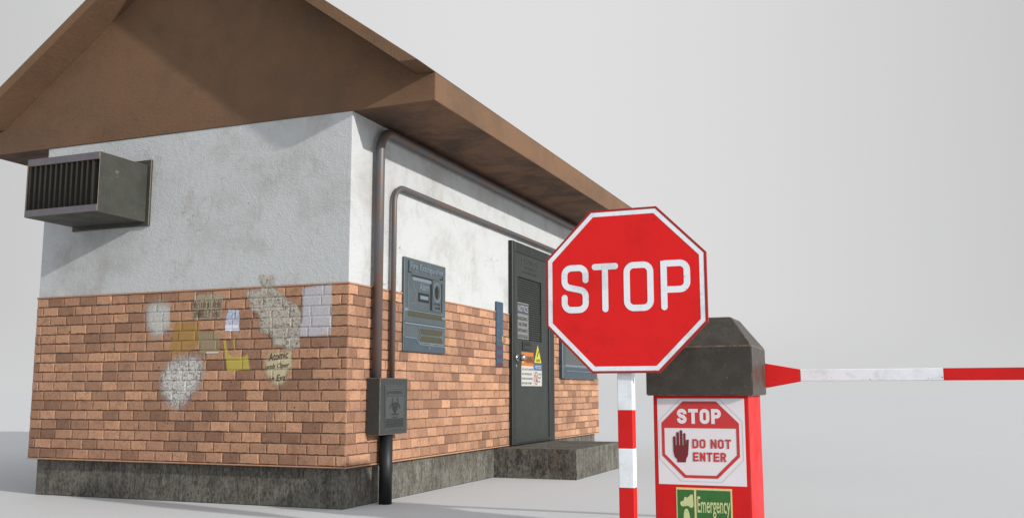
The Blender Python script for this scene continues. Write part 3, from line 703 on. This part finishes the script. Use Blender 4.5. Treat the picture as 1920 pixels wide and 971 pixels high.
def poster(label, name, poly, mats, off, fade=.02, hard=(), texts=(), mi_text=1, strips=()):
    gx = sum(p[0] for p in poly)/len(poly); gz = sum(p[1] for p in poly)/len(poly); k = 1.0 + (.10 if fade > .04 else .04 if fade > .022 else 0)
    poly = [(gx+(a-gx)*k, gz+(b-gz)*k) for a, b in poly]
    """poly: outline (x,z); hard: indices of outline edges that stay crisp. The sheet follows the brick relief."""
    xs = [p[0] for p in poly]; zs = [p[1] for p in poly]; st = .0045
    x0, x1, z0, z1 = min(xs), max(xs), min(zs), max(zs)
    def inside(x, z):
        c = False; n = len(poly)
        for i in range(n):
            (a, b), (d, e) = poly[i], poly[(i+1) % n]
            if (b > z) != (e > z) and x < (d-a)*(z-b)/(e-b)+a: c = not c
        return c
    def cov(x, z):
        best = 1.0
        for i in range(len(poly)):
            a, b = Vector(poly[i]), Vector(poly[(i+1) % len(poly)]); p = Vector((x, z)); ab = b-a
            t = max(0, min(1, (p-a).dot(ab)/ab.length_squared)); d = (p-a-ab*t).length
            best = min(best, (.75 + d/fade*.25) if i in hard else d/(fade*1.7))
        return best
    bm = bmesh.new(); nx = int((x1-x0)/st)+1; nz = int((z1-z0)/st)+1; grid = {}
    lay = bm.verts.layers.float.new('cover')
    def V_(i, k):
        if (i, k) not in grid:
            x, z = x0+(x1-x0)*i/nx, z0+(z1-z0)*k/nz
            v = bm.verts.new((x, -(brick_h(x, z)+off), z)); v[lay] = cov(x, z); grid[(i, k)] = v
        return grid[(i, k)]
    for i in range(nx):
        for k in range(nz):
            if inside(x0+(x1-x0)*(i+.5)/nx, z0+(z1-z0)*(k+.5)/nz):
                f = bm.faces.new([V_(i, k), V_(i+1, k), V_(i+1, k+1), V_(i, k+1)]); f.smooth = True
    # lettering / blocks: laid on the same relief
    pl = Plane('-y', 0)
    for tx in texts:
        b2 = bmesh.new()
        if tx[5] == 'bars': letters(pl, b2, tx[0], tx[1], tx[2], tx[3], tx[4], .0052, 0, 0, .0042)
        else: pl.text(b2, tx[0], tx[1], tx[2], tx[3], tx[4], 0, 0, tx[5], 0, tx[6], shear=tx[7] if len(tx) > 7 else 0)
        bmesh.ops.triangulate(b2, faces=b2.faces[:])
        bmesh.ops.subdivide_edges(b2, edges=[e for e in b2.edges if e.calc_length() > .008], cuts=2)
        m2 = {}
        for v in b2.verts:
            nv = bm.verts.new((v.co.x, -(brick_h(v.co.x, v.co.z)+off+.0016), v.co.z)); nv[lay] = max(.35, min(1, cov(v.co.x, v.co.z)*1.2)) if inside(v.co.x, v.co.z) else 0; m2[v] = nv
        for f in b2.faces:
            try: g_ = bm.faces.new([m2[v] for v in f.verts]); g_.material_index = mi_text
            except ValueError: pass
        b2.free()
    for (a_, b_, c_, d_) in strips:
        n1, n2 = int((c_-a_)/st)+1, max(1, int((d_-b_)/st)); gv = {}
        for i in range(n1+1):
            for k in range(n2+1):
                x, z = a_+(c_-a_)*i/n1, b_+(d_-b_)*k/n2
                gv[i, k] = bm.verts.new((x, -(brick_h(x, z)+off+.0012), z)); gv[i, k][lay] = 1
        for i in range(n1):
            for k in range(n2):
                g_ = bm.faces.new([gv[i, k], gv[i+1, k], gv[i+1, k+1], gv[i, k+1]]); g_.material_index = mi_text
    cx_, cz_ = (x0+x1)/2, z0
    o = obj(name, bm, mats, loc=(cx_, 0, cz_)); return tag(o, label, 'poster')
def inkm(name, c, cover=.8): return poster_mat(name, c, c, cover, .12, 'none')
GRY, GRYI = (.42, .41, .39), (.15, .13, .12)
poster('small worn white print on the bricks, leftmost of the faded posters', 'wall_poster', [(-1.63, 1.395), (-1.52, 1.405), (-1.455, 1.385), (-1.45, 1.13), (-1.49, 1.09), (-1.58, 1.085), (-1.66, 1.15), (-1.70, 1.26), (-1.68, 1.36)],
       [poster_mat('worn_print', (.56, .55, .52), (.22, .2, .19), .9, .35)], .0016, .06, (2,))
poster('cream newspaper page with a dark headline just below the plaster edge', 'wall_poster', [(-1.262, 1.424), (-.99, 1.424), (-1.0, 1.235), (-1.255, 1.228)],
       [poster_mat('newsprint', (.47, .41, .30), (.16, .12, .08), .72, .45), inkm('headline_ink', (.10, .06, .035), .75)], .0016, .02, (1, 2),
       [('PRESIDENT DEAD', -1.250, 1.310, -1.005, 1.362, 'bars', 0), ('CONNALLY SHOT', -1.250, 1.244, -1.005, 1.300, 'bars', 0)])
poster('faded orange yellow sheet above the white map stain', 'wall_poster', [(-1.40, 1.245), (-1.185, 1.235), (-1.185, 1.025), (-1.24, .99), (-1.47, .965), (-1.43, 1.15)],
       [poster_mat('orange_sheet', (.46, .28, .07), (.26, .13, .03), .5, .4, 'none')], .0016, .03, (1,),
       [('1', -1.345, 1.09, -1.30, 1.17, .02, 0)][:0])
poster('small tan sheet right of the orange sheet', 'wall_poster', [(-1.215, 1.15), (-1.005, 1.14), (-1.005, .998), (-1.19, 1.0)],
       [poster_mat('tan_sheet', (.37, .30, .19), (.24, .17, .10), .66, .3, 'none'), inkm('pale_strip_ink', (.66, .64, .60), .95), ], .0022, .02, (0, 1, 2), strips=[(-1.12, 1.0, -1.01, 1.009)])
bmx = None
poster('small blue and white leaflet in the middle of the brick gable wall', 'wall_poster', [(-.955, 1.305), (-.855, 1.298), (-.845, 1.145), (-.975, 1.145), (-.978, 1.22)],
       [poster_mat('leaflet', (.58, .60, .68), (.12, .15, .34), .92, .25, 'map'), inkm('leaflet_band', (.72, .74, .80), .95), ], .0016, .012, (1, 2), strips=[(-.965, 1.15, -.853, 1.188)])
YP = [(-.978, 1.085), (-.94, 1.08), (-.925, 1.0), (-.88, .985), (-.80, .985), (-.77, 1.02), (-.752, .945), (-.735, .882), (-.80, .885), (-.935, .875), (-.955, .97)]
poster('torn yellow paper curling in a U shape under the blue leaflet', 'wall_poster', YP,
       [poster_mat('yellow_paper', (.58, .46, .10), (.30, .24, .05), .74, .35, 'none')], .0016, .012, (0, 7, 8, 9, 10))
poster('small torn yellow scrap above the curled yellow paper', 'wall_poster', [(-.92, 1.10), (-.875, 1.125), (-.868, 1.06), (-.86, 1.015), (-.885, .99), (-.905, 1.04)],
       [bpy.data.materials['yellow_paper']], .0016, .018)
poster('round rubbed white map print, lowest of the faded posters', 'wall_poster', [(-1.46, .97), (-1.36, 1.02), (-1.22, 1.03), (-1.12, .99), (-1.09, .90), (-1.11, .79), (-1.17, .70), (-1.25, .62), (-1.34, .58), (-1.42, .60), (-1.50, .69), (-1.545, .79), (-1.53, .88)],
       [poster_mat('white_map', (.62, .60, .57), (.10, .07, .06), .95, .40, 'map')], .0016, .075)
poster('large ragged grey cream sheet left of the lavender notice', 'wall_poster', [(-.84, 1.425), (-.70, 1.438), (-.70, 1.513), (-.565, 1.508), (-.56, 1.438), (-.42, 1.33), (-.385, 1.36), (-.372, 1.30), (-.374, 1.03), (-.50, 1.02), (-.585, 1.035), (-.60, 1.10), (-.69, 1.12), (-.71, 1.24), (-.77, 1.27), (-.80, 1.36)],
       [poster_mat('grey_cream_sheet', (.56, .53, .46), (.13, .09, .07), .82, .35, 'map')], .0026, .025, (1, 2, 7, 8))
poster('pale lavender printed notice nearest the corner of the booth', 'wall_poster', [(-.37, 1.432), (-.14, 1.46), (-.128, 1.45), (-.128, 1.102), (-.366, 1.098), (-.37, 1.2)],
       [poster_mat('lavender_notice', (.54, .535, .565), (.38, .33, .37), .85, .2), inkm('notice_ink', (.30, .24, .30), .6)], .0016, .02, (1, 2, 3, 4),
       [('NOTICE TO ALL', -.325, 1.285, -.16, 1.298, 0, 0), ('VISITORS', -.30, 1.258, -.18, 1.270, 0, 0)][:0])
poster('pale yellow note lettered in dark script below the grey cream sheet', 'wall_poster', [(-.605, 1.02), (-.455, 1.032), (-.43, 1.02), (-.425, .86), (-.45, .78), (-.52, .75), (-.59, .775), (-.645, .85), (-.66, .94)],
       [poster_mat('yellow_note', (.58, .51, .33), (.3, .24, .14), .82, .3, 'none'), inkm('script_ink', (.05, .03, .022), .95)], .0032, .035, (1, 2),
       [('Atomic', -.605, .948, -.448, 1.000, .01, .12, .3), ('omb Oper', -.625, .882, -.435, .925, .01, .08, .3), ('in Eva!', -.590, .808, -.450, .852, .01, .08, .3)])

# ------------------------------------------------------------------ stop sign
sg = empty('stop_sign', (2.07, -.915, 0), 'red octagonal STOP sign on a red and white banded post', 'sign')
bm = bmesh.new(); PZ = .298; st = .1765; zs = [0]; k = PZ-st
bands = []; z = PZ-2*st; mi = 1  # band from PZ to PZ+st is red
lo = 0; edges = [PZ-st, PZ, PZ+st, PZ+2*st, PZ+3*st, PZ+4*st, 1.52]; mis = [1, 0, 1, 0, 1, 0, 1]
x0, x1, y0, y1 = 2.033, 2.107, -.937, -.887
# bands follow the paint: red / white alternately
lo = 0
for e_, m_ in zip(edges, (1, 0, 1, 0, 1, 0, 1)):
    ch = .004
    pts = [(x0+ch, y0), (x1-ch, y0), (x1, y0+ch), (x1, y1-ch), (x1-ch, y1), (x0+ch, y1), (x0, y1-ch), (x0, y0+ch)]
    prism(bm, pts, lo, e_, 'z', 1-m_ if False else m_, caps=(lo == 0, e_ == 1.52)); lo = e_
obj('post', bm, [RED, WHT], sg)
bm = bmesh.new(); OC = (2.0805, 1.2095); OR = .389
def octo(r, c=OC): k = r*math.tan(math.pi/8); return [(c[0]+a, c[1]+b) for a, b in ((-k, -r), (k, -r), (r, -k), (r, k), (k, r), (-k, r), (-r, k), (-r, -k))]
SY = -.957; pp = Plane('-y', SY)
pp.poly(bm, octo(OR-.003), 0, 0)
pp.ring(bm, octo(OR-.003), octo(OR), 0, 1)
for f in bm.faces: pass
o1, o2 = octo(OR), octo(OR)
for i in range(8):
    a, b = o1[i], o1[(i+1) % 8]
    f = bm.faces.new([bm.verts.new(p) for p in ((a[0], SY, a[1]), (b[0], SY, b[1]), (b[0], SY+.018, b[1]), (a[0], SY+.018, a[1]))]); f.material_index = 1
f = bm.faces.new([bm.verts.new((a[0], SY+.018, a[1])) for a in o1]); f.material_index = 2
bmesh.ops.remove_doubles(bm, verts=bm.verts, dist=1e-5); bmesh.ops.recalc_face_normals(bm, faces=bm.faces)
panel = obj('sign_panel', bm, [REDS, REDD, WHT], sg)
bm = bmesh.new(); pp.ring(bm, octo(OR-.0005), octo(OR-.0105), .0015, 0)
for a, b in zip(octo(OR-.0105), octo(OR-.0105)[1:]+octo(OR-.0105)[:1]):
    f = bm.faces.new([bm.verts.new(p) for p in ((a[0], SY-.0015, a[1]), (b[0], SY-.0015, b[1]), (b[0], SY, b[1]), (a[0], SY, a[1]))])
obj('rim', bm, REDD, panel)
bm = bmesh.new(); pp.ring(bm, octo(OR-.0108), octo(OR-.0320), .0008, 0); obj('white_border', bm, WHT, panel)
# lettering STOP with rounded strokes
bm = bmesh.new(); SWD = .0300; hgt = .232; zb_ = 1.2095+.014-hgt/2; zt_ = zb_+hgt; hw = SWD/2
def arc(cx, cz, r, a0, a1, n=8): return [(cx+r*math.cos(R(a0+(a1-a0)*k/n)), cz+r*math.sin(R(a0+(a1-a0)*k/n))) for k in range(n+1)]
X = OC[0]
sx0, sx1 = X-.310+hw, X-.174-hw; zt2, zb2 = zt_-hw, zb_+hw; rc = .034; zm = (zt_+zb_)/2
S = [(sx1, zt2-.060)] + arc(sx1-rc, zt2-rc, rc, 0, 90) + arc(sx0+rc, zt2-rc, rc, 90, 180) + arc(sx0+rc, zt2-.062, rc, 180, 248, 6) + \
    arc(sx1-rc, zb2+.062, rc, 68, 0, 6) + arc(sx1-rc, zb2+rc, rc, 0, -90) + arc(sx0+rc, zb2+rc, rc, 270, 180) + [(sx0, zb2+.060)]
pp.ribbon(bm, S, SWD, .0012)
pp.ribbon(bm, [(X-.157+hw, zt2), (X-.027-hw, zt2)], SWD, .0012); pp.ribbon(bm, [(X-.092, zt2), (X-.092, zb2)], SWD, .0016)
ox0, ox1 = X-.001+hw, X+.142-hw; rc = .034
O = arc(ox1-rc, zt2-rc, rc, 0, 90) + arc(ox0+rc, zt2-rc, rc, 90, 180) + arc(ox0+rc, zb2+rc, rc, 180, 270) + arc(ox1-rc, zb2+rc, rc, 270, 360)
pp.ribbon(bm, O, SWD, .0012, closed=True)
px0, px1 = X+.176+hw, X+.314-hw; pb = zt2-.122
Pp = [(px0, zt2)] + arc(px1-rc, zt2-rc, rc, 90, 0) + arc(px1-rc, pb+rc, rc, 0, -90) + [(px0, pb)]
pp.ribbon(bm, Pp, SWD, .0012, caps=False); pp.ribbon(bm, [(px0, zt_-.002), (px0, zb2)], SWD, .0016, caps=False)
pp.poly(bm, [(px0+hw*math.cos(t), zb2+hw*math.sin(t)) for t in [math.pi+math.pi*k/8 for k in range(9)]], .0016)
obj('lettering', bm, WHT, panel)

# ------------------------------------------------------------------ barrier gate
bg_ = empty('barrier_gate', (2.357, -.393, 0), 'red barrier housing with dark metal cap, warning stickers and a lowered red and white boom', 'barrier')
hx0, hx1, hy0, hy1 = 2.126, 2.588, -.6115, -.172
bm = bmesh.new(); box(bm, (hx0, hy0, 0), (hx1, hy1, .722), .005, 0, 1, 2); housing = obj('housing', bm, [RED, REDD], bg_)
bm = bmesh.new()
cx0, cx1, cy0, cy1, c0, c1, c2 = 2.100, 2.616, -.645, -.138, .716, .953, 1.100; q = .110
lv = [[(cx0, cy0), (cx1, cy0), (cx1, cy1), (cx0, cy1)]]*2 + [[(cx0+q, cy0+q), (cx1-q, cy0+q), (cx1-q, cy1-q), (cx0+q, cy1-q)]]
vs = [[bm.verts.new((x, y, z)) for x, y in l] for l, z in zip(lv, (c0, c1, c2))]
for A, B in zip(vs, vs[1:]):
    for i in range(4): bm.faces.new([A[i], A[(i+1) % 4], B[(i+1) % 4], B[i]])
bm.faces.new(vs[-1]); bm.faces.new(vs[0][::-1])
r = bmesh.ops.bevel(bm, geom=bm.edges[:], offset=.0045, segments=2, affect='EDGES')
for f in r['faces']: f.material_index = 1
obj('cap', bm, [CAPM, CAPE], bg_)
ay0, ay1 = -.105, -.062; az = .8175
bm = bmesh.new()
a = [(2.615, ay0-.02, az-.063), (2.615, ay1+.02, az-.063), (2.615, ay1+.02, az+.063), (2.615, ay0-.02, az+.063)]
b = [(2.787, ay0, az-.0315), (2.787, ay1, az-.0315), (2.787, ay1, az+.0315), (2.787, ay0, az+.0315)]
c_ = [(2.40, y, z) for _, y, z in a]
R3 = [[bm.verts.new(p) for p in l] for l in (c_, a, b)]
for A, B in zip(R3, R3[1:]):
    for i in range(4): bm.faces.new([A[i], A[(i+1) % 4], B[(i+1) % 4], B[i]])
bm.faces.new(R3[0][::-1]); bm.faces.new(R3[-1]); bmesh.ops.recalc_face_normals(bm, faces=bm.faces)
bmesh.ops.bevel(bm, geom=bm.edges[:], offset=.003, segments=1, affect='EDGES')
tube(bm, [(2.45, hy1-.01, az-.15), (2.45, ay0-.021, az-.15)], .03, 16)
obj('boom_socket', bm, [RED], bg_)
bm = bmesh.new(); xx = 2.789; k = 0
GREYE = m_flat('boom_edge', (.32, .32, .33), .5)
while k < 6:
    nx = xx+.679
    hz = .030; ch = .0025
    pts = [(ay0+ch, az-hz), (ay1-ch, az-hz), (ay1, az-hz+ch), (ay1, az+hz-ch), (ay1-ch, az+hz), (ay0+ch, az+hz), (ay0, az+hz-ch), (ay0, az-hz+ch)]
    fs = prism(bm, pts, xx, nx, 'x', 1 if k % 2 == 0 else 0, caps=(k == 0, k == 5)); xx = nx; k += 1
boom = obj('boom', bm, [RED, WHT], bg_)
# stickers on the housing
ph = Plane('-y', hy0)
sx0, sx1, sz0, sz1 = 2.146, 2.568, .290, .702
SU = lambda p: sx0+(p-132)/663*(sx1-sx0)
SV = lambda p: sz1-(p-58)/662*(sz1-sz0)
bm = bmesh.new()
ph.rect(bm, sx0, sz0, sx1, sz1, .0012, 0, .0012)
def oc(l, t, rr, b, kx, ky): # octagon in sticker pixels
    return [(SU(l+kx), SV(t)), (SU(rr-kx), SV(t)), (SU(rr), SV(t+ky)), (SU(rr), SV(b-ky)), (SU(rr-kx), SV(b)), (SU(l+kx), SV(b)), (SU(l), SV(b-ky)), (SU(l), SV(t+ky))]
ph.ring(bm, oc(140, 55+8, 778, 696, 165, 168), oc(144, 67, 774, 692, 164, 167), .0017, 4)
OUT = oc(163, 80, 752, 668, 168, 168); INN = oc(185, 100, 730, 646, 158, 158)
ph.ring(bm, OUT, INN, .0021, 1)
# upper red field (clip of the inner octagon above v=287)
l, rr = 185-.5, 730.5
ph.poly(bm, [(SU(l+158), SV(99.5)), (SU(rr-158), SV(99.5)), (SU(rr), SV(258)), (SU(rr), SV(287)), (SU(l), SV(287)), (SU(l), SV(258))], .0023, 1)
letters(ph, bm, 'STOP', SU(285), SV(253), SU(620), SV(139), .0168, .0030, 0, .0085)
hand(ph, bm, SU(311), SV(550), .000637*122, .00062*250, .0026, 2)
letters(ph, bm, 'DO NOT', SU(398), SV(441), SU(690), SV(370), .0092, .0026, 3, .0055)
letters(ph, bm, 'ENTER', SU(400), SV(540), SU(650), SV(471), .0092, .0026, 3, .0055)
obj('stop_sticker', bm, [STW, STR, STM, m_flat('sticker_letter_red', (.50, .045, .045), .5), STS], housing)
bm = bmesh.new(); ex0, ex1, ez1, ez0 = 2.229, 2.497, .2765, .035
ph.rect(bm, ex0, ez0, ex1, ez1, .0012, 3, .0012); ph.rect(bm, ex0+.002, ez0+.002, ex1-.002, ez1-.002, .0017, 1)
EU = lambda p: ex0+(p-90)/1450*(ex1-ex0)
EVV = lambda p: ez1-(p-160)*.0000595*3.05
ph.rect(bm, EU(125), ez0+.008, EU(565), ez1-.010, .0023, 0); ph.rect(bm, EU(622), ez0+.008, EU(1500), ez1-.010, .0023, 0)
def EP(x, y): return (EU(x), ez1-(y-165)/1453*(ex1-ex0)*1.02)
ph.text(bm, 'Emergency', EP(645, 0)[0], EP(0, 905)[1], EP(1485, 0)[0], EP(0, 375)[1], .0030, 2, .01)
ph.poly(bm, [EP(*p) for p in ((195, 555), (215, 515), (285, 495), (310, 405), (345, 395), (370, 420), (410, 400), (440, 370), (485, 330), (530, 335), (545, 600), (525, 650), (480, 668), (430, 640), (400, 615), (320, 630), (250, 640), (210, 610))], .0030, 2)
ph.poly(bm, [EP(*p) for p in ((275, 930), (285, 800), (310, 720), (350, 685), (390, 705), (425, 780), (445, 930), (385, 945), (380, 1150), (500, 1170), (520, 1300), (190, 1300), (210, 1170), (335, 1150), (330, 945))], .0030, 2)
obj('emergency_sticker', bm, [GRN, YEL, m_flat('sticker_pale_green', (.52, .56, .27), .5, .2), YED], housing)
